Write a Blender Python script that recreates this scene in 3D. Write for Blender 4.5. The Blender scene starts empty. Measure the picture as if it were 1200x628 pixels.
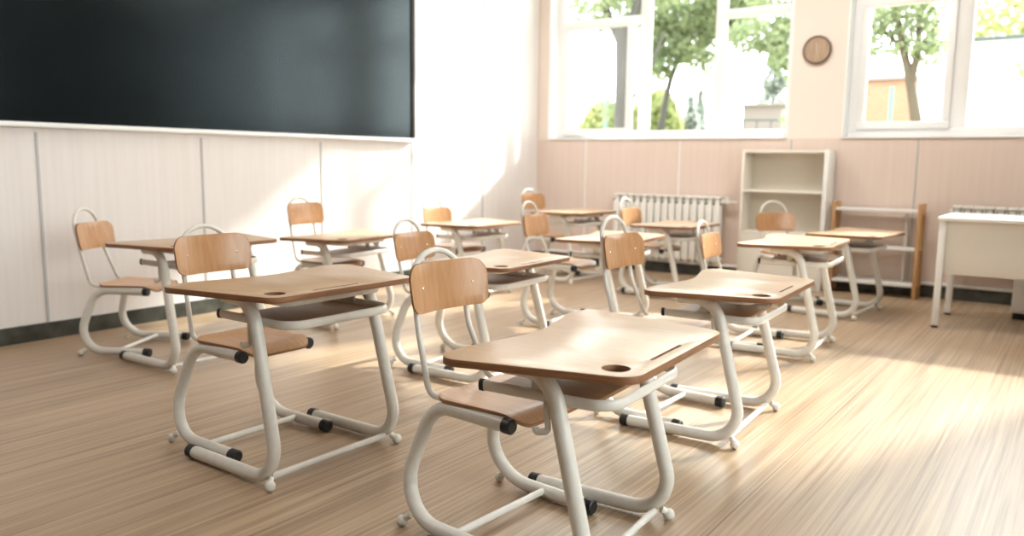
import bpy, bmesh, math, random
from mathutils import Vector, Matrix
C = bpy.context.scene.collection
SC = bpy.context.scene
S = 0.8                      # survey units -> metres
PI = math.pi

# ------------------------------------------------------------------ camera
cam_d = bpy.data.cameras.new('camera'); cam = bpy.data.objects.new('camera', cam_d); C.objects.link(cam)
RT = Vector((0.81369673, 0.58115354, 0.01257773)); UP = Vector((-0.09005185, 0.10464982, 0.99042369)); FW = Vector((-0.57427198, 0.80703716, -0.13748717))
M = Matrix((RT, UP, -FW)).transposed().to_4x4(); M.translation = Vector((0, 0, 1.34645*S)); cam.matrix_world = M
cam_d.sensor_width = 36.0; cam_d.lens = 949.88/1200*36; cam_d.shift_y = 6.9/1200
cam_d.clip_start = 0.02; cam_d.clip_end = 300
cam_d.dof.use_dof = True; cam_d.dof.focus_distance = 3.0*S; cam_d.dof.aperture_fstop = 2.2
SC.camera = cam
# ------------------------------------------------------------------ exposure
vs = SC.view_settings; vs.view_transform = 'Standard'; vs.look = 'None'; vs.gamma = 1.0; vs.use_curve_mapping = False
vs.exposure = 1.2
# ------------------------------------------------------------------ sky
w = bpy.data.worlds.new('sky'); SC.world = w; w.use_nodes = True
nt = w.node_tree; bg = nt.nodes['Background']
tc = nt.nodes.new('ShaderNodeTexCoord'); sx = nt.nodes.new('ShaderNodeSeparateXYZ'); cr = nt.nodes.new('ShaderNodeValToRGB')
nt.links.new(tc.outputs['Generated'], sx.inputs[0]); nt.links.new(sx.outputs['Z'], cr.inputs[0]); nt.links.new(cr.outputs[0], bg.inputs[0])
cr.color_ramp.elements[0].position = 0.0; cr.color_ramp.elements[0].color = (1.0, 0.985, 0.965, 1)
cr.color_ramp.elements[1].position = 0.6; cr.color_ramp.elements[1].color = (0.93, 0.96, 1.0, 1)
bg.inputs[1].default_value = 3.8
# ------------------------------------------------------------------ sun (through the back windows)
sd = bpy.data.lights.new('sun', 'SUN'); so = bpy.data.objects.new('sun', sd); C.objects.link(so)
sd.energy = 5.2; sd.angle = 0.05; sd.color = (1.0, 0.96, 0.90)
so.rotation_euler = Vector((0.40, 1.0, 0.645)).to_track_quat('Z', 'Y').to_euler()
so.location = (0, 12, 8)
# ------------------------------------------------------------------ fill lights, unseen, added near the ceiling to brighten the room
def add_fill(x, y, e, sxx=1.2, syy=0.5):
    d = bpy.data.lights.new('fill_light', 'AREA'); d.shape = 'RECTANGLE'; d.size = sxx; d.size_y = syy
    d.energy = e; d.color = (1.0, 0.98, 0.96)
    o = bpy.data.objects.new('fill_light', d); C.objects.link(o); o.location = (x*S, y*S, 4.2*S); return o
for lx, ly, le in ((-4.4, 7.0, 18), (-1.9, 7.0, 22), (-4.6, 1.0, 13), (-1.9, 1.0, 2.5)):
    add_fill(lx, ly, le)

# ================================================================== helpers
def tag(o, label=None, cat=None, group=None, kind=None):
    if label: o['label'] = label
    if cat: o['category'] = cat
    if group: o['group'] = group
    if kind: o['kind'] = kind
    return o
def thing(name, label, cat, loc=(0, 0, 0), rz=0, group=None, kind=None):
    o = bpy.data.objects.new(name, None); C.objects.link(o); o.empty_display_size = 0.1
    o.location = Vector(loc)*S; o.rotation_euler = (0, 0, rz)
    return tag(o, label, cat, group, kind)
def finish(name, bm, mats, parent=None, loc=None, rz=0, smooth=40):
    bmesh.ops.recalc_face_normals(bm, faces=bm.faces[:]) if smooth is not None else None
    for v in bm.verts: v.co *= S
    me = bpy.data.meshes.new(name); bm.to_mesh(me); bm.free()
    for m in (mats if isinstance(mats, (list, tuple)) else [mats]): me.materials.append(m)
    if smooth is not None:
        for p in me.polygons: p.use_smooth = True
        me.set_sharp_from_angle(angle=math.radians(smooth))
    o = bpy.data.objects.new(name, me); C.objects.link(o)
    if parent is not None: o.parent = parent
    if loc is not None: o.location = Vector(loc)*S
    o.rotation_euler = (0, 0, rz)
    return o
def box(bm, x0, x1, y0, y1, z0, z1, bev=0.0, mat=0):
    r = bmesh.ops.create_cube(bm, size=1.0)
    for v in r['verts']:
        v.co = Vector(((x0+x1)/2 + v.co.x*(x1-x0), (y0+y1)/2 + v.co.y*(y1-y0), (z0+z1)/2 + v.co.z*(z1-z0)))
    fs = list({f for v in r['verts'] for f in v.link_faces})
    for f in fs: f.material_index = mat
    if bev > 0:
        es = list({e for v in r['verts'] for e in v.link_edges})
        bmesh.ops.bevel(bm, geom=es, offset=bev, segments=2, affect='EDGES', profile=0.5, clamp_overlap=True)
def B(*a, **k):
    bm = bmesh.new(); box(bm, *a, **k); return bm
def spline(pts, n=8):
    P = [Vector(p) for p in pts]; out = []
    for i in range(len(P)-1):
        p0 = P[i-1] if i > 0 else P[i]*2-P[i+1]; p1, p2 = P[i], P[i+1]; p3 = P[i+2] if i+2 < len(P) else P[i+1]*2-P[i]
        a = max((p1-p0).length, 1e-6)**.5; b = max((p2-p1).length, 1e-6)**.5; c = max((p3-p2).length, 1e-6)**.5
        m1 = (p2-p1) + b*((p1-p0)/a - (p2-p0)/(a+b)) if True else 0
        m1 = b*((p1-p0)/a**1 * 0 + ((p1-p0)/(a*a) - (p2-p0)/((a*a)+(b*b)) + (p2-p1)/(b*b))*b)
        m2 = b*(((p2-p1)/(b*b) - (p3-p1)/((b*b)+(c*c)) + (p3-p2)/(c*c))*b)
        for k in range(n):
            t = k/n; t2 = t*t; t3 = t2*t
            out.append((2*t3-3*t2+1)*p1 + (t3-2*t2+t)*m1 + (-2*t3+3*t2)*p2 + (t3-t2)*m2)
    out.append(P[-1]); return out
def fillet(pts, n=7):
    """pts: (x,y,z,r): straight runs joined by arcs of radius r"""
    out = []
    for i, p in enumerate(pts):
        v = Vector(p[:3]); r = p[3] if len(p) > 3 else 0
        if i in (0, len(pts)-1) or r <= 0: out.append(v); continue
        a = (Vector(pts[i-1][:3])-v); b = (Vector(pts[i+1][:3])-v); la, lb = a.length, b.length; a.normalize(); b.normalize()
        ang = a.angle(b); tl = min(r/math.tan(ang/2), la*.49 if i > 1 else la*.98, lb*.49 if i < len(pts)-2 else lb*.98); rr = tl*math.tan(ang/2)
        cdir = (a+b).normalized(); c = v + cdir*(rr/math.sin(ang/2)); s = v+a*tl-c; e = v+b*tl-c; th = s.angle(e)
        for k in range(n+1):
            t = k/n
            out.append(c + (s*math.sin((1-t)*th)+e*math.sin(t*th))/math.sin(th))
    return out
def tube(bm, pts, r, seg=14, r2=None, up=None, mat=0, cap=True):
    """sweep; r may be a list. r2 = second radius for flat-oval tube, along 'up'"""
    n = len(pts); P = [Vector(p) for p in pts]
    T = [(P[min(i+1, n-1)]-P[max(i-1, 0)]).normalized() for i in range(n)]
    u = Vector(up) if up else (Vector((0, 1, 0)) if abs(T[0].y) < .9 else Vector((1, 0, 0)))
    rings = []
    for i in range(n):
        u = (u - T[i]*u.dot(T[i])).normalized(); s = T[i].cross(u)
        ra = r[i] if isinstance(r, (list, tuple)) else r; rb = r2 if r2 else ra
        rings.append([bm.verts.new(P[i] + s*ra*math.cos(2*PI*k/seg) + u*rb*math.sin(2*PI*k/seg)) for k in range(seg)])
    for i in range(n-1):
        for k in range(seg):
            f = bm.faces.new((rings[i][k], rings[i][(k+1) % seg], rings[i+1][(k+1) % seg], rings[i+1][k])); f.material_index = mat
    if cap:
        bm.faces.new(list(reversed(rings[0]))).material_index = mat; bm.faces.new(rings[-1]).material_index = mat
def T(*a, **k):
    bm = bmesh.new(); tube(bm, *a, **k); return bm
def ball(c, r, seg=14):
    bm = bmesh.new(); bmesh.ops.create_uvsphere(bm, u_segments=seg, v_segments=seg//2+2, radius=r)
    for v in bm.verts: v.co += Vector(c)
    return bm
def outline(pts, n=7):
    """closed 2D rounded polygon; pts (x,y,r)"""
    N = len(pts); out = []
    for i in range(N):
        v = Vector(pts[i][:2]); a = Vector(pts[i-1][:2])-v; b = Vector(pts[(i+1) % N][:2])-v; r = pts[i][2]
        la, lb = a.length, b.length; a.normalize(); b.normalize(); ang = a.angle(b)
        if ang > PI-0.02: out.append(v); continue
        tl = min(r/math.tan(ang/2), la*.48, lb*.48); rr = tl*math.tan(ang/2); c = v+(a+b).normalized()*(rr/math.sin(ang/2))
        s = v+a*tl-c; e = v+b*tl-c; th = s.angle(e)
        for k in range(n+1):
            t = k/n; out.append(c+(s*math.sin((1-t)*th)+e*math.sin(t*th))/math.sin(th))
    return out
def plate(loop, th, holes=(), cuts=(), warp=None, bev=0.003, top_mat=0, rim_mat=1):
    """flat plate in XY (z 0..th) with holes, bisected at cuts [(axis, value)], then warped"""
    bm = bmesh.new(); edges = []
    for lp in [loop]+list(holes):
        vs_ = [bm.verts.new((p[0], p[1], 0)) for p in lp]
        edges += [bm.edges.new((vs_[i], vs_[(i+1) % len(vs_)])) for i in range(len(vs_))]
    bmesh.ops.triangle_fill(bm, edges=edges, use_beauty=True)
    r = bmesh.ops.extrude_face_region(bm, geom=bm.faces[:])
    for g in r['geom']:
        if isinstance(g, bmesh.types.BMVert): g.co.z += th
    bmesh.ops.recalc_face_normals(bm, faces=bm.faces[:])
    bm.normal_update()
    for f in bm.faces: f.material_index = top_mat if abs(f.normal.z) > .5 else rim_mat
    if bev > 0:
        es = [e for e in bm.edges if len(e.link_faces) == 2 and abs(e.link_faces[0].normal.z-e.link_faces[1].normal.z) > .5]
        bmesh.ops.bevel(bm, geom=es, offset=bev, segments=2, affect='EDGES', profile=.5, clamp_overlap=True, material=rim_mat)
    for ax, val in cuts:
        no = Vector((1, 0, 0)) if ax == 'x' else Vector((0, 1, 0)); co = no*val
        bmesh.ops.bisect_plane(bm, geom=bm.verts[:]+bm.edges[:]+bm.faces[:], plane_co=co, plane_no=no, dist=1e-5)
    if warp:
        for v in bm.verts: v.co = Vector(warp(v.co.x, v.co.y, v.co.z))
    return bm

# ================================================================== materials
def mat(name, col, rough=.5, metal=0, spec=.5, coat=0):
    m = bpy.data.materials.new(name); m.use_nodes = True; b = m.node_tree.nodes['Principled BSDF']
    b.inputs['Base Color'].default_value = (*col, 1); b.inputs['Roughness'].default_value = rough; b.inputs['Metallic'].default_value = metal
    b.inputs['Specular IOR Level'].default_value = spec
    if coat: b.inputs['Coat Weight'].default_value = coat; b.inputs['Coat Roughness'].default_value = .15
    return m
def grain(name, c1, c2, rough=.45, scale=(3, 30, 30), spec=.5, bump=0, detail=4, coord='Object', lo=.35, hi=.65):
    """noise stretched along one axis mixes two colours"""
    m = mat(name, c1, rough, spec=spec); n = m.node_tree.nodes; l = m.node_tree.links; b = n['Principled BSDF']
    t = n.new('ShaderNodeTexCoord'); mp = n.new('ShaderNodeMapping'); no = n.new('ShaderNodeTexNoise'); r = n.new('ShaderNodeValToRGB')
    mp.inputs['Scale'].default_value = scale; no.inputs['Scale'].default_value = 1.0; no.inputs['Detail'].default_value = detail
    r.color_ramp.elements[0].color = (*c1, 1); r.color_ramp.elements[1].color = (*c2, 1)
    r.color_ramp.elements[0].position = lo; r.color_ramp.elements[1].position = hi
    l.new(t.outputs[coord], mp.inputs[0]); l.new(mp.outputs[0], no.inputs[0]); l.new(no.outputs[0], r.inputs[0]); l.new(r.outputs[0], b.inputs['Base Color'])
    if bump:
        bp = n.new('ShaderNodeBump'); bp.inputs['Strength'].default_value = bump; bp.inputs['Distance'].default_value = .002
        l.new(no.outputs[0], bp.inputs['Height']); l.new(bp.outputs[0], b.inputs['Normal'])
    return m
M_steel = grain('cream_powder_coat', (.70, .665, .60), (.74, .705, .64), .32, (40, 40, 40), bump=.05)
M_black = mat('black_rubber', (.012, .012, .012), .45)
M_top = grain('beech_laminate', (.50, .325, .185), (.58, .39, .235), .31, (6, 90, 40), 1.0)
M_top_rim = grain('plywood_rim', (.20, .082, .034), (.28, .13, .058), .5, (8, 8, 300))
M_ply = grain('beech_plywood', (.44, .225, .105), (.51, .28, .14), .27, (60, 60, 5))
M_seat = grain('beech_plywood_seat', (.50, .275, .14), (.57, .335, .18), .30, (8, 80, 60))
M_ply_rim = grain('seat_plywood_rim', (.24, .11, .045), (.36, .18, .08), .5, (8, 8, 300))
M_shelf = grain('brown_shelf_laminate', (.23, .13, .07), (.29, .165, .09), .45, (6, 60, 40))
M_shelf_rim = mat('shelf_rim', (.36, .19, .08), .5)
M_rivet = mat('rivet_metal', (.8, .78, .74), .25, .9)
M_hole = mat('dark_recess', (.03, .018, .01), .7)

def floor_mat():
    m = mat('streaked_laminate_floor', (.4, .3, .2), .34, spec=.6); n = m.node_tree.nodes; l = m.node_tree.links; b = n['Principled BSDF']
    t = n.new('ShaderNodeTexCoord'); sep = n.new('ShaderNodeSeparateXYZ'); l.new(t.outputs['Object'], sep.inputs[0])
    def noise(sc, det=5, rough=.6):
        mp = n.new('ShaderNodeMapping'); mp.inputs['Scale'].default_value = sc; no = n.new('ShaderNodeTexNoise'); no.inputs['Scale'].default_value = 1
        no.inputs['Detail'].default_value = det; no.inputs['Roughness'].default_value = rough
        l.new(t.outputs['Object'], mp.inputs[0]); l.new(mp.outputs[0], no.inputs[0]); return no
    n1 = noise((75, .9, 1)); n2 = noise((14, .35, 1), 3)
    r1 = n.new('ShaderNodeValToRGB'); e = r1.color_ramp.elements
    e[0].position = .30; e[0].color = (.195, .120, .070, 1); e[1].position = .72; e[1].color = (.57, .43, .29, 1)
    k = r1.color_ramp.elements.new(.5); k.color = (.39, .27, .17, 1)
    mx = n.new('ShaderNodeMix'); mx.data_type = 'FLOAT'; mx.inputs[0].default_value = .30
    l.new(n1.outputs[0], mx.inputs[2]); l.new(n2.outputs[0], mx.inputs[3]); l.new(mx.outputs[0], r1.inputs[0])
    # seams between the sheets: x = -2.35, spacing 1.32 (survey units)
    a = n.new('ShaderNodeMath'); a.operation = 'ADD'; a.inputs[1].default_value = (2.355+1.32*20+.66)*S; l.new(sep.outputs['X'], a.inputs[0])
    md = n.new('ShaderNodeMath'); md.operation = 'MODULO'; md.inputs[1].default_value = 1.32*S; l.new(a.outputs[0], md.inputs[0])
    sb = n.new('ShaderNodeMath'); sb.operation = 'SUBTRACT'; sb.inputs[1].default_value = .66*S; l.new(md.outputs[0], sb.inputs[0])
    ab = n.new('ShaderNodeMath'); ab.operation = 'ABSOLUTE'; l.new(sb.outputs[0], ab.inputs[0])
    lt = n.new('ShaderNodeMath'); lt.operation = 'LESS_THAN'; lt.inputs[1].default_value = .0022; l.new(ab.outputs[0], lt.inputs[0])
    mc = n.new('ShaderNodeMix'); mc.data_type = 'RGBA'; mc.blend_type = 'MULTIPLY'; mc.inputs[7].default_value = (.5, .45, .42, 1)
    l.new(lt.outputs[0], mc.inputs[0]); l.new(r1.outputs[0], mc.inputs[6]); l.new(mc.outputs[2], b.inputs['Base Color'])
    bp = n.new('ShaderNodeBump'); bp.inputs['Strength'].default_value = .12; bp.inputs['Distance'].default_value = .002
    l.new(n1.outputs[0], bp.inputs['Height']); l.new(bp.outputs[0], b.inputs['Normal'])
    return m
M_floor = floor_mat()
M_wall_left = grain('cream_wall_panel', (.77, .72, .695), (.80, .755, .73), .42, (30, 30, 1.2))
M_wall_back = grain('beige_wall_panel', (.73, .59, .51), (.76, .62, .54), .45, (30, 30, 1.2))
M_plaster = mat('peach_plaster', (.82, .71, .63), .8)
M_white = mat('white_reveal_paint', (.90, .90, .89), .5)
M_ceil = mat('white_ceiling', (.85, .84, .82), .8)
M_base = grain('dark_stone_skirting', (.022, .023, .019), (.07, .072, .06), .35, (9, 9, 9))
M_trim = mat('aluminium_seam_strip', (.50, .50, .49), .4, .1)
M_pvc = mat('white_pvc_frame', (.92, .91, .90), .3)
M_dimwall = grain('dim_bounce_wall', (.10, .07, .05), (.14, .10, .07), .6, (4, 4, 30))  # dark finish made up for the unseen walls, dims bounce and board reflections
def board_mat():
    m = mat('black_chalkboard', (.0015, .0035, .0045), .2, spec=.42); n = m.node_tree.nodes; l = m.node_tree.links
    no = n.new('ShaderNodeTexNoise'); t = n.new('ShaderNodeTexCoord'); mp = n.new('ShaderNodeMapping'); mp.inputs['Scale'].default_value = (1, .5, .9); no.inputs['Detail'].default_value = 1
    mr = n.new('ShaderNodeMapRange'); mr.inputs[3].default_value = .19; mr.inputs[4].default_value = .23
    l.new(t.outputs['Object'], mp.inputs[0]); l.new(mp.outputs[0], no.inputs[0]); l.new(no.outputs[0], mr.inputs[0]); l.new(mr.outputs[0], n['Principled BSDF'].inputs['Roughness'])
    return m
M_board = board_mat()
M_boardframe = mat('black_board_frame', (.006, .006, .006), .6)
M_board.node_tree.nodes['Principled BSDF'].inputs['Specular Tint'].default_value = (.82, 1.0, 1.08, 1)
def glass_mat():
    m = bpy.data.materials.new('window_glass'); m.use_nodes = True; n = m.node_tree.nodes; l = m.node_tree.links
    n.remove(n['Principled BSDF']); out = n['Material Output']
    tr = n.new('ShaderNodeBsdfTransparent'); gl = n.new('ShaderNodeBsdfGlossy'); gl.inputs['Roughness'].default_value = .02
    tr.inputs[0].default_value = (.95, .98, .97, 1)
    fr = n.new('ShaderNodeFresnel'); fr.inputs[0].default_value = 1.25; mx = n.new('ShaderNodeMixShader')
    l.new(fr.outputs[0], mx.inputs[0]); l.new(tr.outputs[0], mx.inputs[1]); l.new(gl.outputs[0], mx.inputs[2]); l.new(mx.outputs[0], out.inputs[0]); return m
M_glass = glass_mat()

# ================================================================== room
XL, YB, ZC = -6.213, 9.30, 4.3
XR, YF = 2.6, -2.2
def struct(name, bm, m, smooth=None, parent=None, loc=None):
    o = finish(name, bm, m, parent, loc, smooth=smooth)
    if parent is None: o['kind'] = 'structure'
    return o
struct('floor', B(XL-.2, XR+.2, YF-.2, YB+.3, -.1, 0), M_floor)
struct('ceiling', B(XL-.2, XR+.2, YF-.2, YB+.3, ZC, ZC+.1), M_ceil)
struct('wall_left', B(XL-.2, XL, YF-.2, YB+.3, 0, ZC), M_wall_left)
W3 = (0.4, 4.8)
bm = bmesh.new(); box(bm, XR, XR+.3, YF-.2, YB+.3, 0, 1.0); box(bm, XR, XR+.3, YF-.2, W3[0], 1.0, ZC); box(bm, XR, XR+.3, W3[1], YB+.3, 1.0, ZC); box(bm, XR, XR+.3, W3[0], W3[1], 3.9, ZC)
struct('wall_right', bm, M_dimwall)
struct('wall_front', B(XL, XR, YF-.2, YF, 0, ZC), M_dimwall)
W1 = (-6.05, -2.85); W2 = (-2.27, 1.60); ZS, ZH = 1.655, 4.05
bm = bmesh.new()
box(bm, XL, XR, YB, YB+.3, 0, ZS-.016)
box(bm, XL, W1[0], YB, YB+.3, ZS-.016, ZC, mat=1); box(bm, W1[1], W2[0], YB, YB+.3, ZS-.016, ZC, mat=1)
box(bm, W2[1], XR, YB, YB+.3, ZS-.016, ZC, mat=1)
for a, b in (W1, W2): box(bm, a, b, YB, YB+.3, ZH, ZC, mat=1)
struct('wall_back', bm, [M_wall_back, M_plaster])
struct('baseboard_left', B(XL, XL+.015, YF, YB, 0, .124, bev=.003), M_base)
struct('baseboard_back', B(XL+.015, XR, YB-.015, YB, 0, .124, bev=.003), M_base)
# seam strips
n = 0
for y in (-1.19, .14, 1.475, 2.815, 4.147, 5.466, 6.777, 8.073):
    n += 1; bm = bmesh.new(); z1 = 1.51 if y < 6.5 else ZC
    box(bm, XL, XL+.004, y-.009, y+.009, .124, z1); box(bm, XL+.004, XL+.006, y-.009, y-.004, .124, z1)
    struct('trim_%d' % n, bm, M_trim)
for x in (-5.452, -4.135, -2.80, -1.508, -.19, 1.12):
    n += 1; struct('trim_%d' % n, B(x-.008, x+.008, YB-.005, YB, .124, ZS-.03, bev=.001), M_trim if x > -3 else M_white)
n += 1; struct('trim_%d' % n, B(XL, XL+.012, YB-.012, YB, .124, ZC), M_wall_back)

# ---- windows
def ring(bm, x0, x1, z0, z1, y0, y1, t, bev=.006):
    box(bm, x0, x1, y0, y1, z0, z0+t, bev); box(bm, x0, x1, y0, y1, z1-t, z1, bev)
    box(bm, x0, x0+t, y0, y1, z0+t, z1-t, bev); box(bm, x1-t, x1, y0, y1, z0+t, z1-t, bev)
def window(name, W, mull, trans):
    root = thing(name, None, None, (0, 0, 0), kind='structure')
    y0, y1 = 9.50, 9.58
    bm = bmesh.new(); ring(bm, W[0], W[1], ZS, ZH, y0, y1, .10)
    for a, b in mull: box(bm, a, b, y0, y1, ZS+.1, ZH-.1, .006)
    for a, b, z0, z1 in trans: box(bm, a, b, y0, y1, z0, z1, .006)
    finish('window_frame', bm, M_pvc, root)
    finish('window_sill', B(W[0]+.005, W[1]-.005, YB-.025, y0, ZS-.016, ZS, bev=.004), M_white, root)
    bm = bmesh.new()
    box(bm, W[0], W[0]+.012, YB, y0, ZS, ZH); box(bm, W[1]-.012, W[1], YB, y0, ZS, ZH); box(bm, W[0], W[1], YB, y0, ZH-.012, ZH)
    finish('window_reveal', bm, M_white, root, smooth=None)
    return root
def pane(root, x0, x1, z0, z1, y=9.54, parent=None):
    return finish('glass_pane', B(x0, x1, y-.006, y+.006, z0, z1), M_glass, parent or root, smooth=None)
def sash(root, x0, x1, z0, z1, y0=9.475, t=.085, angle=0, hinge=None):
    """a casement ring with its pane, hinged on its left stile"""
    hx = x0
    bm = bmesh.new(); ring(bm, 0, x1-x0, z0, z1, 0, .06, t)
    o = finish('window_sash', bm, M_pvc, root, (hx, y0, 0), angle)
    finish('glass_pane', B(t-.01, x1-x0-t+.01, .025, .037, z0+t-.01, z1-t+.01), M_glass, o, smooth=None)
    return o
w1 = window('window_1', W1, [(-4.82, -4.69), (-3.83, -3.71)], [(-5.95, -4.82, 3.10, 3.19), (-3.71, -2.95, 3.05, 3.15)])
pane(w1, -5.95, -4.82, 3.19, 3.95); pane(w1, -4.69, -3.83, 1.755, 3.95); pane(w1, -3.71, -2.95, 1.755, 3.05); pane(w1, -3.71, -2.95, 3.15, 3.95)
sa = sash(w1, -5.93, -4.85, 1.70, 3.14, 9.44, .085, -math.radians(4))
finish('window_handle', T([(1.04, -.03, 2.30), (1.04, -.03, 2.42)], .012), M_pvc, sa)
w2 = window('window_2', W2, [(-1.27, -1.12), (-.02, .10)], [(-2.17, -1.27, 3.08, 3.18)])
sash(w2, -2.17, -1.27, 1.74, 3.09, 9.47, .075); pane(w2, -2.17, -1.27, 3.18, 3.95)
pane(w2, -1.12, -.02, 1.755, 3.95); pane(w2, .10, 1.50, 1.755, 3.95)

w3 = thing('added_window', None, None, kind='structure')  # window out of view, added to bring in light from the right
bm = bmesh.new(); box(bm, XR+.18, XR+.25, W3[0], W3[1], 1.0, 1.1); box(bm, XR+.18, XR+.25, W3[0], W3[1], 3.8, 3.9)
for y in (W3[0], 1.8, 3.25, W3[1]-.1): box(bm, XR+.18, XR+.25, y, y+.1, 1.1, 3.8)
finish('window_frame', bm, M_pvc, w3)
finish('window_sill', B(XR-.03, XR+.18, W3[0]+.005, W3[1]-.005, .985, 1.0, bev=.004), M_white, w3)
for a, b in ((.5, 1.8), (1.9, 3.25), (3.35, 4.7)): finish('glass_pane', B(XR+.21, XR+.22, a, b, 1.1, 3.8), M_glass, w3, smooth=None)

# ================================================================== furniture on the walls
bb = thing('blackboard', 'long black chalkboard with white bottom rail on the panelled wall', 'blackboard', (XL, 0, 0))
finish('board_surface', B(.01, .045, -.9, 6.72, 1.58, 3.15), M_board, bb, smooth=None)
bm = bmesh.new(); box(bm, .0, .06, 6.72, 6.775, 1.575, 3.20, .004); box(bm, .0, .06, -.955, -.9, 1.575, 3.20, .004); box(bm, 0, .06, -.9, 6.72, 3.15, 3.20, .004)
finish('board_frame', bm, M_boardframe, bb)
finish('bottom_rail', B(0, .075, -.955, 6.775, 1.545, 1.58, bev=.006), M_white, bb)

# round clock
ck = thing('wall_clock', 'round brown wooden clock on the pillar between the windows', 'clock', (-2.575, YB, 2.585))
def disc(r, y0, y1, seg=48, bev=.0):
    bm = bmesh.new(); tube(bm, [(0, y0, 0), (0, y1, 0)], r, seg); return bm
bm = bmesh.new()
prof = [(.0, .150), (.03, .152), (.045, .146), (.048, .139), (.034, .134), (.028, .134)]
rg = [[bm.verts.new((r*math.cos(2*PI*k/48), -y, r*math.sin(2*PI*k/48))) for k in range(48)] for y, r in prof]
for i in range(len(prof)-1):
    for k in range(48): bm.faces.new((rg[i][k], rg[i][(k+1) % 48], rg[i+1][(k+1) % 48], rg[i+1][k]))
bm.faces.new(rg[0])
finish('clock_case', bm, mat('clock_rim', (.10, .06, .035), .4), ck)
finish('clock_face', disc(.1345, -.004, -.034), grain('clock_wood', (.36, .25, .17), (.46, .33, .23), .45, (60, 8, 8)), ck)
mh = mat('clock_hand', (.66, .52, .40), .35)
bm = bmesh.new(); tube(bm, [(-.012, -.037, .085), (.006, -.037, -.03)], .005, 8); finish('clock_hand', bm, mh, ck)
bm = bmesh.new(); tube(bm, [(.016, -.039, -.075), (-.004, -.039, .02)], .006, 8); finish('clock_hand', bm, mh, ck)

# radiators
M_rad = mat('white_radiator_enamel', (.80, .77, .71), .35); M_radin = mat('radiator_vent_dark', (.34, .34, .31), .6)
def radiator(x0, nsec, label, z0=.165, z1=.965):
    r = thing('radiator', label, 'radiator', (x0, YB-.02, 0), group='sectional radiators under the windows')
    p = .0945
    for i in range(nsec):
        bm = bmesh.new(); x = i*p
        box(bm, x+.008, x+p-.008, -.135, -.118, z0+.03, z1-.095, .006)          # front fin
        box(bm, x+.004, x+p-.004, -.11, -.03, z1-.03, z1, .008)                 # top
        box(bm, x+.022, x+p-.022, -.11, -.02, z0, z1-.02, .004)
        box(bm, x+.002, x+p-.002, -.075, -.068, z0+.02, z1-.11, .002)                 # web
        box(bm, x+.004, x+p-.004, -.125, -.11, z1-.028, z1-.008, .004)
        box(bm, x+.014, x+p-.014, -.03, -.02, z0+.03, z1-.03, .004)
        o = finish('radiator_section', bm, M_rad, r)
        finish('vent_slot', B(x+.012, x+p-.012, -.10, -.04, z1-.10, z1-.035), M_radin, o, smooth=None)
    bm = bmesh.new(); tube(bm, [(-.02, -.075, z0+.06), (nsec*p+.02, -.075, z0+.06)], .022); tube(bm, [(-.02, -.075, z1-.06), (nsec*p+.02, -.075, z1-.06)], .022)
    finish('manifold_pipe', bm, M_rad, r)
    return r, nsec*p
r1, L1 = radiator(-4.95, 15, 'white sectional radiator under the left window, beside the pale bookcase')
bm = bmesh.new(); tube(bm, [(L1+.01, -.075, .905), (L1+.10, -.075, .905)], .016); tube(bm, [(L1+.06, -.075, .89), (L1+.06, -.075, .96)], .026)
tube(bm, [(L1+.10, -.075, .905), (L1+.17, -.075, .905)], .012)
finish('valve', bm, M_rad, r1)
radiator(-1.135, 16, 'white sectional radiator behind the white teacher desk', .30)
hp = finish('heating_pipe', T(spline([(-6.1, YB-.0185, .146), (-3, YB-.0185, .146), (.5, YB-.0185, .146), (2.4, YB-.0185, .146)], 4), .0175), M_white)
tag(hp, 'thin white heating pipe running low along the back wall', 'pipe')

# bookcase
M_case = mat('pale_cream_case', (.82, .76, .67), .45); M_caseback = mat('pale_case_back', (.70, .64, .54), .55)
bc = thing('bookcase', 'tall pale cream bookcase with empty shelves against the back wall', 'bookcase', (-3.235, 9.265, 0))
bw, bd, bh, t = .94, .30, 1.505, .03
finish('side_panel', B(0, t, -bd, -.012, 0, bh, bev=.003), M_case, bc)
finish('side_panel', B(bw-.045, bw, -bd-.02, -.012, 0, bh+.005, bev=.004), mat('white_case_side', (.84, .82, .78), .35), bc)
finish('top_panel', B(t, bw-.045, -bd, -.012, bh-t, bh, bev=.003), M_case, bc)
finish('back_panel', B(t, bw-.045, -.024, -.012, .06, bh-t), M_caseback, bc, smooth=None)
for z in (.06, .58, 1.04): finish('shelf', B(t, bw-.045, -bd+.01, -.024, z, z+.025, bev=.003), M_case, bc)
finish('plinth', B(t, bw-.045, -bd+.03, -bd+.045, 0, .06), M_case, bc, smooth=None)
finish('lower_panel', B(t, bw-.045, -bd+.012, -bd+.026, .085, .58), M_case, bc, smooth=None)

# low rack
M_pine = grain('pine_post', (.45, .24, .10), (.56, .32, .15), .5, (30, 30, 4)); M_wsh = mat('white_shelf', (.82, .79, .74), .4)
rk = thing('shelf_rack', 'low rack with wooden posts and three white shelves beside the bookcase', 'shelf', (-2.245, 9.25, 0))
for x, y in ((.0, -.24), (.0, -.035), (.83, -.24), (.83, -.035)):
    finish('post', B(x, x+.04, y, y+.032, 0, .97, bev=.003), M_pine, rk)
for x in (.004, .834):
    for z in (.12, .49, .87): finish('side_rail', B(x, x+.03, -.208, -.035, z-.03, z, bev=.002), M_pine, rk)
for z in (.12, .49, .88): finish('shelf', B(.04, .83, -.235, -.01, z, z+.028, bev=.003), M_wsh, rk)
bm = bmesh.new(); box(bm, .68, .712, -.008, .0, .14, .90, .002); finish('back_brace', bm, M_wsh, rk)

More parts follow.
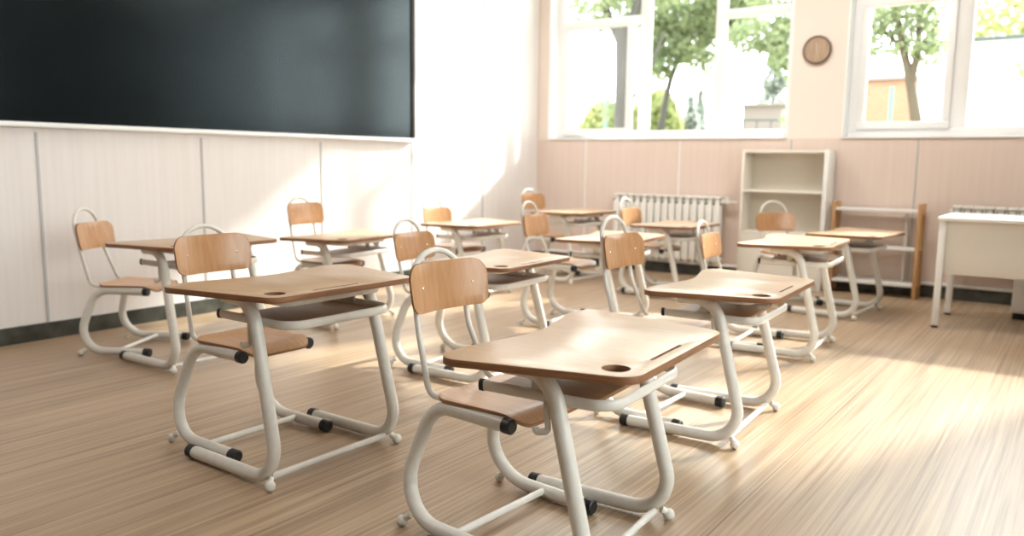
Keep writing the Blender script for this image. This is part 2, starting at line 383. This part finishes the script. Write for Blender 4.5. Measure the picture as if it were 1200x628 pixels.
# teacher desk
M_td = mat('white_desk_laminate', (.88, .85, .80), .35); M_tdp = mat('cream_desk_panel', (.84, .77, .68), .45)
td = thing('teacher_desk', 'white teacher desk with square legs and cream front panel', 'desk', (-1.03, 7.54, 0))
finish('desk_top', B(0, 1.75, 0, .83,   .905, .935, bev=.004), M_td, td)
for x in (.012, 1.685):
    for y in (.015, .755):
        o = finish('leg', B(x, x+.052, y, y+.052, .018, .905, bev=.004), M_td, td)
        finish('foot', B(x+.003, x+.049, y+.003, y+.049, 0, .02), M_black, o)
finish('front_panel', B(.064, 1.685, .05, .066, .458, .905, bev=.002), M_tdp, td)
for x in (.02, 1.695): finish('side_rail', B(x, x+.035, .067, .755, .85, .905, bev=.003), M_td, td)
pd = thing('drawer_pedestal', 'white drawer pedestal on a dark plinth under the teacher desk', 'drawer unit', (-.505, 8.42, 0))
finish('body', B(0, .55, 0, .55, .06, .78, bev=.004), M_wsh, pd)
finish('plinth', B(.015, .535, .02, .53, 0, .06), M_black, pd)
for z in (.08, .31, .54):
    o = finish('drawer', B(.01, .54, -.015, .0, z, z+.215, bev=.003), M_wsh, pd)
    finish('handle', T([(.2, -.03, z+.16), (.35, -.03, z+.16)], .006), M_trim, o)

# ================================================================== student desks and chairs
def desk(X, Y, th, hh, df, label, group):
    H = .76+hh; d = thing('student_desk', label, 'desk', (X, Y, 0), th, group)
    loop = outline([(.270, -.392, .075), (.270, .392, .075), (-.345, .522, .085), (-.354, .36, .4), (-.284, .06, .4), (-.284, -.06, .4), (-.354, -.36, .4), (-.345, -.522, .085)])
    loop = [p for i, p in enumerate(loop) if (p-loop[i-1]).length > 1e-4]
    cup = [(.175+.042*math.cos(a), -.317+.042*math.sin(a)) for a in [2*PI*k/28 for k in range(28)]]
    gr = outline([(.215, -.163, .004), (.226, -.163, .004), (.226, .085, .005), (.215, .085, .005)], 4)
    bm = plate(loop, .024, holes=[cup, gr], bev=.002)
    for v in bm.verts: v.co.z += H-.024
    top = finish('desk_top', bm, [M_top, M_top_rim], d, smooth=30)
    bm = bmesh.new(); tube(bm, [(.175, -.317, H-.030), (.175, -.317, H-.0205)], .046, 28); finish('cup_hole', bm, M_hole, top)
    bm = B(.208, .232, -.167, .089, H-.0195, H-.006); o = finish('pen_groove', bm, M_ply, top)
    finish('groove_end', B(.2155, .2255, .062, .0845, H-.0059, H-.003), M_hole, o)
    zt = H-.024-.026
    for s in (-1, 1):
        k = (H-.76)
        P = [(-.20+df, s*.318, zt+.004, 0), (-.005+df, s*.322, zt+.006, .12), (.155+df, s*.345, .11, .15), (.155+df-.012, s*.346, .036, .09), (-.44+df, s*.346, .034, 0)]
        P = [(-.20+df, s*.318, zt+.004, 0), (-.01+df, s*.322, zt+.004, .13), (.165+df, s*.346, .036, .135), (-.44+df, s*.346, .034, 0)]
        o = finish('leg', T(fillet(P, 12), .0275, 16), M_steel, d)
        finish('end_cap', T([(-.475+df, s*.346, .0335), (-.470+df, s*.346, .0335), (-.432+df, s*.346, .034)], [.026, .0305, .0305], 16), M_black, o)
        bm = ball((.128+df, s*.366, .023), .023); tube(bm, [(.105+df, s*.346, .045), (.126+df, s*.364, .027)], .014, 10)
        finish('foot_knob', bm, M_steel, o)
        if s < 0:
            hx = -.012+df; z1 = H-.15
            bm = T(fillet([(hx-.004, -.338, z1+.02, 0), (hx+.008, -.345, z1-.075, .012), (hx-.030, -.352, z1-.082, .010), (hx-.034, -.353, z1-.066, 0)], 4), .011, 10, r2=.005)
            finish('bag_hook', bm, M_steel, o)
    finish('crossbar', T([(.085+df, -.325, .040), (.085+df, .325, .040)], .014, 12), M_steel, d)
    zr = H-.135
    rail = T(fillet([(-.285+df, -.290, zr, 0), (.185+df, -.290, zr, .085), (.185+df, .290, zr, .085), (-.285+df, .290, zr, 0)], 8), .009, 12, r2=.0185, up=(0, 0, 1))
    ro = finish('tray_rail', rail, M_steel, d)
    for s in (-1, 1): finish('end_cap', T([(-.296+df, s*.290, zr), (-.280+df, s*.290, zr)], .0115, 12, r2=.021, up=(0, 0, 1)), M_black, ro)
    bm = B(-.27+df, .095+df, -.279, .279, zr-.022, zr-.008, bev=.002)
    bm.normal_update()
    for f in bm.faces: f.material_index = 1 if abs(f.normal.z) < .7 else 0
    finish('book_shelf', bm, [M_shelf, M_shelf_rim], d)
    bm = bmesh.new(); tube(bm, fillet([(-.18+df, -.270, H-.043, 0), (.14+df, -.270, H-.043, .06), (.14+df, .270, H-.043, .06), (-.18+df, .270, H-.043, 0)], 6), .006, 8, r2=.0185, up=(0, 0, 1))
    for s in (-1, 1): box(bm, -.10+df, -.06+df, s*.2835-.003, s*.2835+.003, zr-.01, H-.026)
    finish('under_frame', bm, M_steel, d)
    return d

def chair(X, Y, th, hh, zs, hoop, label, group):
    c = thing('student_chair', label, 'chair', (X, Y, 0), th, group)
    for s in (-1, 1):
        P = [(.135, s*.187, zs, 0), (-.185, s*.187, zs+.004, .135), (-.355, s*.262, .036, .155), (.165, s*.264, .034, 0)]
        P = [(.135, s*.187, zs, 0), (-.215, s*.187, zs+.004, .12), (-.345, s*.262, .036, .165), (.165, s*.264, .034, 0)]
        o = finish('leg', T(fillet(P, 12), .0265, 16), M_steel, c)
        finish('end_cap', T([(.128, s*.187, zs), (.158, s*.187, zs), (.163, s*.187, zs)], [.0280, .0280, .023], 16), M_black, o)
        finish('end_cap', T([(.155, s*.264, .034), (.195, s*.264, .0335), (.20, s*.264, .0335)], [.0295, .0295, .024], 16), M_black, o)
        bm = ball((-.290, s*.279, .021), .021); tube(bm, [(-.262, s*.262, .045), (-.287, s*.277, .025)], .014, 10)
        finish('foot_knob', bm, M_steel, o)
    finish('crossbar', T([(-.035, -.245, .040), (-.035, .245, .040)], .014, 12), M_steel, c)
    # seat
    sl = outline([(.205, -.180, .07), (.205, .180, .07), (-.19, .215, .06), (-.19, -.215, .06)], 7)
    cuts = [('x', v) for v in (-.15, -.10, -.05, 0, .05, .10, .13, .15, .165, .18, .195)] + [('y', v) for v in (-.17, -.12, -.06, 0, .06, .12, .17)]
    z0 = zs+.0275
    def wseat(x, y, z):
        dz = -.012*max(0, 1-(x+.02)**2/.04)*(1-(y/.2)**2)*.8
        if x > .11: dz -= ((x-.11)**2)*4.2
        if x < -.13: dz += ((-.13-x)**2)*3
        return (x-.01, y, z0+z+dz+(.008 if abs(y) > .19 else 0)*0)
    bm = plate(sl, .012, cuts=cuts, warp=wseat, bev=.0015)
    finish('seat', bm, [M_seat, M_ply_rim], c, smooth=35)
    # back frame: hoop behind the backrest
    zb0, zb1 = .727+hh, .912+hh
    zp = zb1+hoop-.118                          # the hoop's peak stands 'hoop' above the backrest
    P = [(-.12, -.170, zs+.022, 0), (-.262, -.165, zs+.028, .06), (-.344, -.1375, .70, .3), (-.378, -.1345, zp, 0)]
    half = fillet(P, 8)
    arc = [Vector((-.378-.020*math.sin(a), -.1345*math.cos(a), zp+.118*math.sin(a))) for a in [PI*k/20 for k in range(1, 20)]]
    other = [Vector((p.x, -p.y, p.z)) for p in reversed(half)]
    finish('back_frame', T(half+arc+other, .0115, 12, up=(1, 0, 0)), M_steel, c)
    # backrest, curved plywood in front of the hoop
    bl = outline([(-.205, -.092, .042), (.205, -.092, .05), (.212, .092, .062), (-.212, .092, .062)], 8)
    cuts = [('x', v*.03) for v in range(-6, 7)] + [('y', v) for v in (-.05, 0, .05)]
    def wback(x, y, z):
        zz = (zb0+zb1)/2+y
        xb = -.3645 - .15*(y) + .0165 + .75*(x*x) + z
        return (xb, -x, zz)
    bm = plate(bl, .011, cuts=cuts, warp=wback, bev=.0015)
    br = finish('backrest', bm, [M_ply, M_ply_rim], c, smooth=35)
    for s in (-1, 1):
        x = .1365; xb = -.3645+.0165+.75*x*x+.011
        finish('rivet', ball((xb-.001, s*x, (zb0+zb1)/2), .0065, 10), M_rivet, br)
    return c

D_ = {  # x, y, turn, height, frame shift
 'a': (-1.283, 2.372, .055, -.010, -.03), 'b': (-2.790, 2.371, -.015, .052, .045), 'c': (-4.731, 3.158, .014, .044, .02),
 'd': (-4.985, 4.70, .10, -.038, .01), 'e': (-4.963, 6.383, -.012, -.022, 0), 'f': (-2.973, 4.106, .05, -.023, -.02),
 'g': (-3.095, 5.837, .11, -.006, 0), 'h': (-4.76, 8.011, -.070, .033, .03), 'i': (-3.415, 7.797, -.029, -.028, 0),
 'j': (-1.403, 4.011, .05, -.016, -.025), 'k': (-1.690, 6.02, .07, .040, .06), 'l': (-1.664, 7.80, -.089, -.010, -.035)}
C_ = {  # x, y, turn, backrest shift, seat height, hoop above backrest
 'a': (-1.670, 2.353, -.075, .052, .458, .037), 'b': (-3.179, 2.374, -.004, .059, .463, .04), 'c': (-5.393, 3.076, .525, -.022, .436, .09),
 'd': (-5.195, 4.685, .075, .06, .462, .04), 'e': (-5.189, 6.378, -.043, -.049, .455, .10), 'f': (-3.405, 4.100, .049, -.05, .455, .08),
 'g': (-3.533, 5.78, .086, -.007, .49, .10), 'h': (-5.145, 8.06, -.11, .055, .458, .05), 'i': (-3.68, 7.797, -.022, -.043, .455, .10),
 'j': (-1.775, 3.993, -.045, .044, .455, .09), 'k': (-2.055, 6.00, .045, -.099, .43, .09), 'l': (-2.37, 7.98, -.825, -.047, .455, .11)}
LD = {
 'a': 'student desk nearest the camera, its pale glossy beech top catching window light',
 'b': 'tan topped student desk left of the nearest desk, second closest to the camera',
 'c': 'student desk at the far left below the blackboard, beside the turned chair',
 'd': 'student desk by the blackboard wall, second one back along that wall',
 'e': 'student desk by the panelled wall, third one back, below the board\'s right end',
 'f': 'student desk in the middle, directly behind the backrest of the nearest chair',
 'g': 'student desk in the middle row, partly hidden behind a darker chair backrest',
 'h': 'student desk in the far left corner beneath the left window',
 'i': 'student desk in front of the radiator, farthest of the middle row',
 'j': 'student desk right behind the nearest one, pale top and dark tray, right row',
 'k': 'student desk in front of the bookcase, third one back in the right row',
 'l': 'student desk in front of the low wooden rack, farthest back of the right row'}
LC = {
 'a': 'chair with dark brown beech backrest, pushed up to the desk nearest the camera',
 'b': 'chair with light backrest at the tan topped desk on the left of the front',
 'c': 'chair turned askew at the far left, its pale backrest against the panelled wall',
 'd': 'chair standing against the wall below the blackboard\'s right half',
 'e': 'chair against the panelled wall just right of the blackboard',
 'f': 'chair with pale backrest right behind the nearest dark backrest',
 'g': 'nearer of the two overlapping chairs by the far left corner, its long seat showing',
 'h': 'farthest chair in the corner, partly behind another pale chair',
 'i': 'chair in front of the radiator at the farthest middle desk',
 'j': 'chair with brown backrest in the centre, at the second desk of the right row',
 'k': 'small narrow looking chair between the radiator and the desk before the bookcase',
 'l': 'orange backed chair turned to face forward in front of the bookcase'}
for k in 'abjfkgcdielh':
    desk(*D_[k], LD[k], 'student desks set in three rows'); chair(*C_[k], LC[k], 'student chairs at the desks')

# ================================================================== outside
rnd = random.Random(7)
def leaf_mat(name, c, tr=.5):
    m = bpy.data.materials.new(name); m.use_nodes = True; n = m.node_tree.nodes; l = m.node_tree.links; n.remove(n['Principled BSDF'])
    d = n.new('ShaderNodeBsdfDiffuse'); t = n.new('ShaderNodeBsdfTranslucent'); mx = n.new('ShaderNodeMixShader'); mx.inputs[0].default_value = tr
    no = n.new('ShaderNodeTexNoise'); no.inputs['Scale'].default_value = 1.3; r = n.new('ShaderNodeValToRGB')
    r.color_ramp.elements[0].position = .35; r.color_ramp.elements[0].color = (c[0]*.75, c[1]*.8, c[2]*.8, 1); r.color_ramp.elements[1].position = .65; r.color_ramp.elements[1].color = (*c, 1)
    tcn = n.new('ShaderNodeTexCoord'); l.new(tcn.outputs['Object'], no.inputs[0]); l.new(no.outputs[0], r.inputs[0]); l.new(r.outputs[0], d.inputs[0]); l.new(r.outputs[0], t.inputs[0])
    l.new(d.outputs[0], mx.inputs[1]); l.new(t.outputs[0], mx.inputs[2]); l.new(mx.outputs[0], n['Material Output'].inputs[0]); return m
M_leaf = leaf_mat('leaf_green', (.31, .35, .20)); M_leaf2 = leaf_mat('leaf_yellow_green', (.46, .48, .22)); M_spr = leaf_mat('spruce_needles', (.50, .52, .47), .6)
M_bark = grain('grey_bark', (.045, .040, .036), (.065, .058, .052), .9, (5, 5, 1)); M_bark2 = grain('brown_bark', (.06, .045, .028), (.085, .065, .042), .9, (5, 5, 1))
def leaves(bm, blobs, size, rnd):
    for (cx, cy, cz, rx, ry, rz, n) in blobs:
        for _ in range(n):
            while True:
                p = Vector((rnd.uniform(-1, 1), rnd.uniform(-1, 1), rnd.uniform(-1, 1)))
                if .15 < p.length < 1: break
            c = Vector((cx+p.x*rx, cy+p.y*ry, cz+p.z*rz)); s = size*rnd.uniform(.6, 1.3)
            a = Vector((rnd.gauss(0, 1), rnd.gauss(0, 1), rnd.gauss(0, 1))).normalized(); b = a.cross(Vector((rnd.gauss(0, 1), rnd.gauss(0, 1), rnd.gauss(0, 1)))).normalized()
            bm.faces.new([bm.verts.new(c+a*s), bm.verts.new(c+b*s*.5), bm.verts.new(c-a*s), bm.verts.new(c-b*s*.5)])
def tree(label, loc, trunk, branches, blobs, size, ml, mb, group='trees outside the windows', name='leafy_tree'):
    t = thing(name, label, 'tree', loc, group=group)
    bm = bmesh.new(); P = spline([p[:3] for p in trunk], 5); n_ = len(P)
    rs = [trunk[0][3]+(trunk[-1][3]-trunk[0][3])*i/(n_-1) for i in range(n_)]; tube(bm, P, rs, 12)
    for b in branches:
        P = spline([p[:3] for p in b], 4); rs = [b[0][3]+(b[-1][3]-b[0][3])*i/(len(P)-1) for i in range(len(P))]; tube(bm, P, rs, 8)
    finish('trunk', bm, mb, t)
    bm = bmesh.new(); leaves(bm, blobs, size, rnd); o = finish('foliage', bm, ml, t, smooth=None); o['kind'] = 'stuff'
    return t
ZG = -.6
gr = struct('ground', B(-60, 40, 9.75, 90, ZG-.2, ZG), grain('dry_grass', (.25, .27, .14), (.34, .33, .2), .95, (2, 2, 2))); gr.name = 'ground'
# thick grey trunk seen through the left casement
tree('tree with thick grey forked trunk outside the open casement of the left window', (-9.5, 18, ZG),
     [(0, 0, 0, .26), (0, 0, 2.6, .20), (-.05, 0, 4.6, .22), (-.1, 0, 5.3, .2)],
     [[(-.1, 0, 4.7, .12), (-.6, .1, 5.6, .10), (-.9, .1, 6.8, .06)], [(0, 0, 4.8, .14), (.35, 0, 5.9, .10), (.9, 0, 6.9, .06)], [(0, 0, 3.2, .05), (.5, 0, 3.9, .04), (1.0, 0, 5.0, .03)]],
     [(-.6, .3, 6.3, 1.5, 1.0, 1.0, 2200), (-.9, .3, 5.3, .45, .4, .22, 60), (.9, .4, 6.6, 1.2, 1.0, 1.0, 1500), (-.5, 0, 3.3, .25, .3, .5, 60)], .09, M_leaf, M_bark)
# hanging foliage in the centre pane
tree('big leafy tree filling the centre pane of the left window', (-8.6, 21, ZG),
     [(-1.35, 0, 0, .12), (-1.35, 0, 2.6, .09), (-1.1, 0, 4.2, .08), (-.2, 0, 6.2, .05)],
     [[(-1.1, 0, 4.2, .05), (-1.6, 0, 5.2, .04), (-1.4, 0, 6.2, .03)]],
     [(-.5, 0, 6.2, 2.0, 1.2, .95, 4200), (-1.35, 0, 5.1, .70, .8, .9, 1300), (-.45, 0, 5.1, .7, .7, .6, 700), (.55, 0, 5.7, .8, .8, .6, 900), (-.1, 0, 4.5, .3, .3, .35, 90)], .10, M_leaf, M_bark)
# foliage of third pane
tree('light green tree in the right pane of the left window, beside a dark spruce', (-5.8, 19, ZG),
     [(0.5, 0, 0, .12), (.45, 0, 3, .1), (.2, 0, 5.6, .05)], [[(.4, 0, 3.6, .05), (-.2, 0, 4.6, .04), (-.8, 0, 5.0, .02)]],
     [(-.9, 0, 4.9, .75, .5, .40, 500), (-.1, 0, 4.7, .55, .5, .8, 900), (.2, 0, 3.8, .35, .4, .6, 350), (-.2, 0, 5.8, 1.0, .6, .4, 700), (.1, 0, 2.9, .3, .4, .5, 160)], .09, M_leaf, M_bark)
def spruce(label, loc, h, r, seedn):
    t = thing('spruce_tree', label, 'tree', loc, group='trees outside the windows')
    finish('trunk', T([(0, 0, 0), (0, 0, h*.5), (0, 0, h*.97)], [.12, .08, .02], 8), M_bark, t)
    bm = bmesh.new(); q = random.Random(seedn)
    for _ in range(int(1500*r*h/8)+600):
        f = q.random()**.75; z = .6+(h-.6)*(1-f); rr = r*f*(.72+.28*math.cos(z*9)); a = q.uniform(0, 2*PI); L = rr*math.sqrt(q.uniform(.15, 1))
        c = Vector((math.cos(a)*L, math.sin(a)*L, z-.3*L)); sz = q.uniform(.07, .15)
        d1 = Vector((math.cos(a), math.sin(a), -.4+q.uniform(-.3, .3)))*sz*1.5; d2 = Vector((-math.sin(a), math.cos(a), q.uniform(-.8, .8)))*sz*.6
        bm.faces.new([bm.verts.new(c+d1), bm.verts.new(c+d2), bm.verts.new(c-d1), bm.verts.new(c-d2)])
    o = finish('foliage', bm, M_spr, t, smooth=None); o['kind'] = 'stuff'; return t
spruce('grey green spruce behind the shed, in the right pane of the left window', (-9.25, 28.4, ZG), 6.5, 1.7, 3)
spruce('small dark conifer left of the spruce, low in the centre pane', (-11.15, 25.8, ZG), 4.2, 1.3, 5)
spruce('slim conifer behind the small dark conifer, in the centre pane', (-13.2, 31.5, ZG), 4.9, 1.3, 9)
# bushes
def bush(label, loc, rx, rz, n_):
    t = thing('bush', label, 'bush', loc, group='bushes beyond the left window')
    finish('stem', T([(0, 0, 0), (0, 0, rz)], .05, 8), M_bark, t)
    bm = bmesh.new(); leaves(bm, [(0, 0, rz, rx, .6, rz, n_*3)], .13, rnd); o = finish('foliage', bm, M_leaf2, t, smooth=None); o['kind'] = 'stuff'
bush('yellow green bush low in the centre pane of the left window', (-11.3, 23.5, ZG), 1.0, 2.15, 2600)
bush('yellow green bush behind the grey trunk in the left casement', (-12.3, 22, ZG), 1.0, 1.9, 2300)
bush('faint yellow green bush left of the spruce, by the shed', (-8.2, 25.9, ZG), .35, 1.9, 500)
# shed, fence, poles
M_shed = mat('dusty_pink_render', (.22, .18, .165), .8); M_dark = mat('dark_metal', (.06, .07, .07), .6)
sh = thing('shed', 'small dusty pink shed in front of the spruce', 'shed', (-8.15, 24.5, ZG))
finish('shed_wall', B(-.55, .6, -.5, .5, 0, 3.65), M_shed, sh, smooth=None)
bm = bmesh.new(); box(bm, -.65, .7, -.6, .6, 3.65, 3.72, .01); finish('shed_roof', bm, mat('pale_roof', (.24, .20, .18), .8), sh)
fe = thing('fence', 'dark railing in front of the shed', 'fence', (-8.35, 22, ZG))
bm = bmesh.new()
for x in (0, .38, .76, 1.14, 1.52): box(bm, x, x+.03, -.02, .02, 0, 3.13)
finish('fence_post', bm, M_dark, fe, smooth=None)
finish('fence_rail', T([(-.05, 0, 3.06), (.3, 0, 3.15), (1.6, 0, 3.12)], .025, 8), M_dark, fe)
M_pole = mat('green_pole', (.12, .26, .20), .5)
for x, y, h, lb in ((-11.67, 21, 4.0, 'green metal pole left of the grey trunk'), (-10.12, 20.6, 3.6, 'green metal pole at the left edge of the centre pane'), (-4.06, 21, 3.8, 'green metal pole left of the brown trunk in the right window')):
    o = finish('metal_pole', T([(0, 0, 0), (0, 0, h)], .05, 10), M_pole, None, (x, y, ZG)); tag(o, lb, 'pole', 'green poles outside')
# tree in right window
tree('slender tree with brown forked trunk outside the right window', (-2.5, 15, ZG),
     [(0.02, 0, 0, .11), (0, 0, 2.7, .10), (-.16, 0, 3.45, .09), (-.38, 0, 4.3, .05), (-.45, 0, 5.2, .03)],
     [[(-.12, 0, 3.3, .07), (-.05, 0, 3.9, .06), (-.12, 0, 4.8, .03)], [(-.3, 0, 3.9, .04), (-.7, 0, 4.3, .02)], [(0, 0, 3.9, .04), (.25, 0, 4.3, .02)]],
     [(-.35, 0, 4.55, .66, .4, .50, 1000), (-.70, 0, 4.1, .26, .3, .36, 160), (.12, 0, 3.95, .32, .3, .40, 260), (-.2, 0, 5.1, .8, .4, .4, 500), (-.2, 0, 3.9, .3, .3, .2, 120)], .07, M_leaf, M_bark2)
tree('leafy branches of a tree at the right end of the right window', (-.4, 20, ZG), [(0.6, 0, 0, .12), (.6, 0, 3.5, .1), (.3, 0, 6, .05)], [[(.6, 0, 3.4, .05), (-.4, 0, 4.0, .03), (-1.1, 0, 4.05, .015)]],
     [(-.8, 0, 4.0, .55, .4, .30, 130), (.6, 0, 5.6, 1.1, .6, .7, 600)], .09, M_leaf, M_bark)
# white building and brick building
wb = thing('white_building', 'plain white building with a dark roof edge filling the right window', 'building', (-4.05, 24.2, ZG))
finish('facade', B(0, 9.5, 0, 5, 0, 5.12), mat('white_facade', (.85, .84, .82), .7), wb, smooth=None)
finish('roof_edge', B(-.08, 9.6, -.12, 5.1, 5.12, 5.22, bev=.01), M_dark, wb)
bk = thing('brick_building', 'orange brick building low at the left of the right window', 'building', (-7.2, 31.0, ZG))
def brick_mat():
    m = mat('orange_brick', (.6, .3, .2), .85); n = m.node_tree.nodes; l = m.node_tree.links; br = n.new('ShaderNodeTexBrick'); t = n.new('ShaderNodeTexCoord'); mp = n.new('ShaderNodeMapping')
    mp.inputs['Rotation'].default_value = (PI/2, 0, 0); br.inputs['Scale'].default_value = 3.0; br.inputs['Color1'].default_value = (.36, .165, .10, 1); br.inputs['Color2'].default_value = (.32, .145, .085, 1); br.inputs['Mortar'].default_value = (.40, .28, .20, 1)
    l.new(t.outputs['Object'], mp.inputs[0]); l.new(mp.outputs[0], br.inputs[0]); l.new(br.outputs[0], n['Principled BSDF'].inputs['Base Color']); return m
finish('brick_wall', B(0, 2.7, 0, 3, 0, 4.9), brick_mat(), bk, smooth=None)
finish('roof', B(-.1, 2.8, -.15, 3.1, 4.9, 5.0, bev=.01), M_shed, bk)
tree('bright green treetops above the white building', (-2.0, 31, ZG), [(0, 0, 0, .2), (0, 0, 5, .12)], [], [(-.9, 0, 6.6, 1.6, .6, .95, 900), (1.3, 0, 6.6, 1.7, .6, .95, 900)], .14, M_leaf2, M_bark)
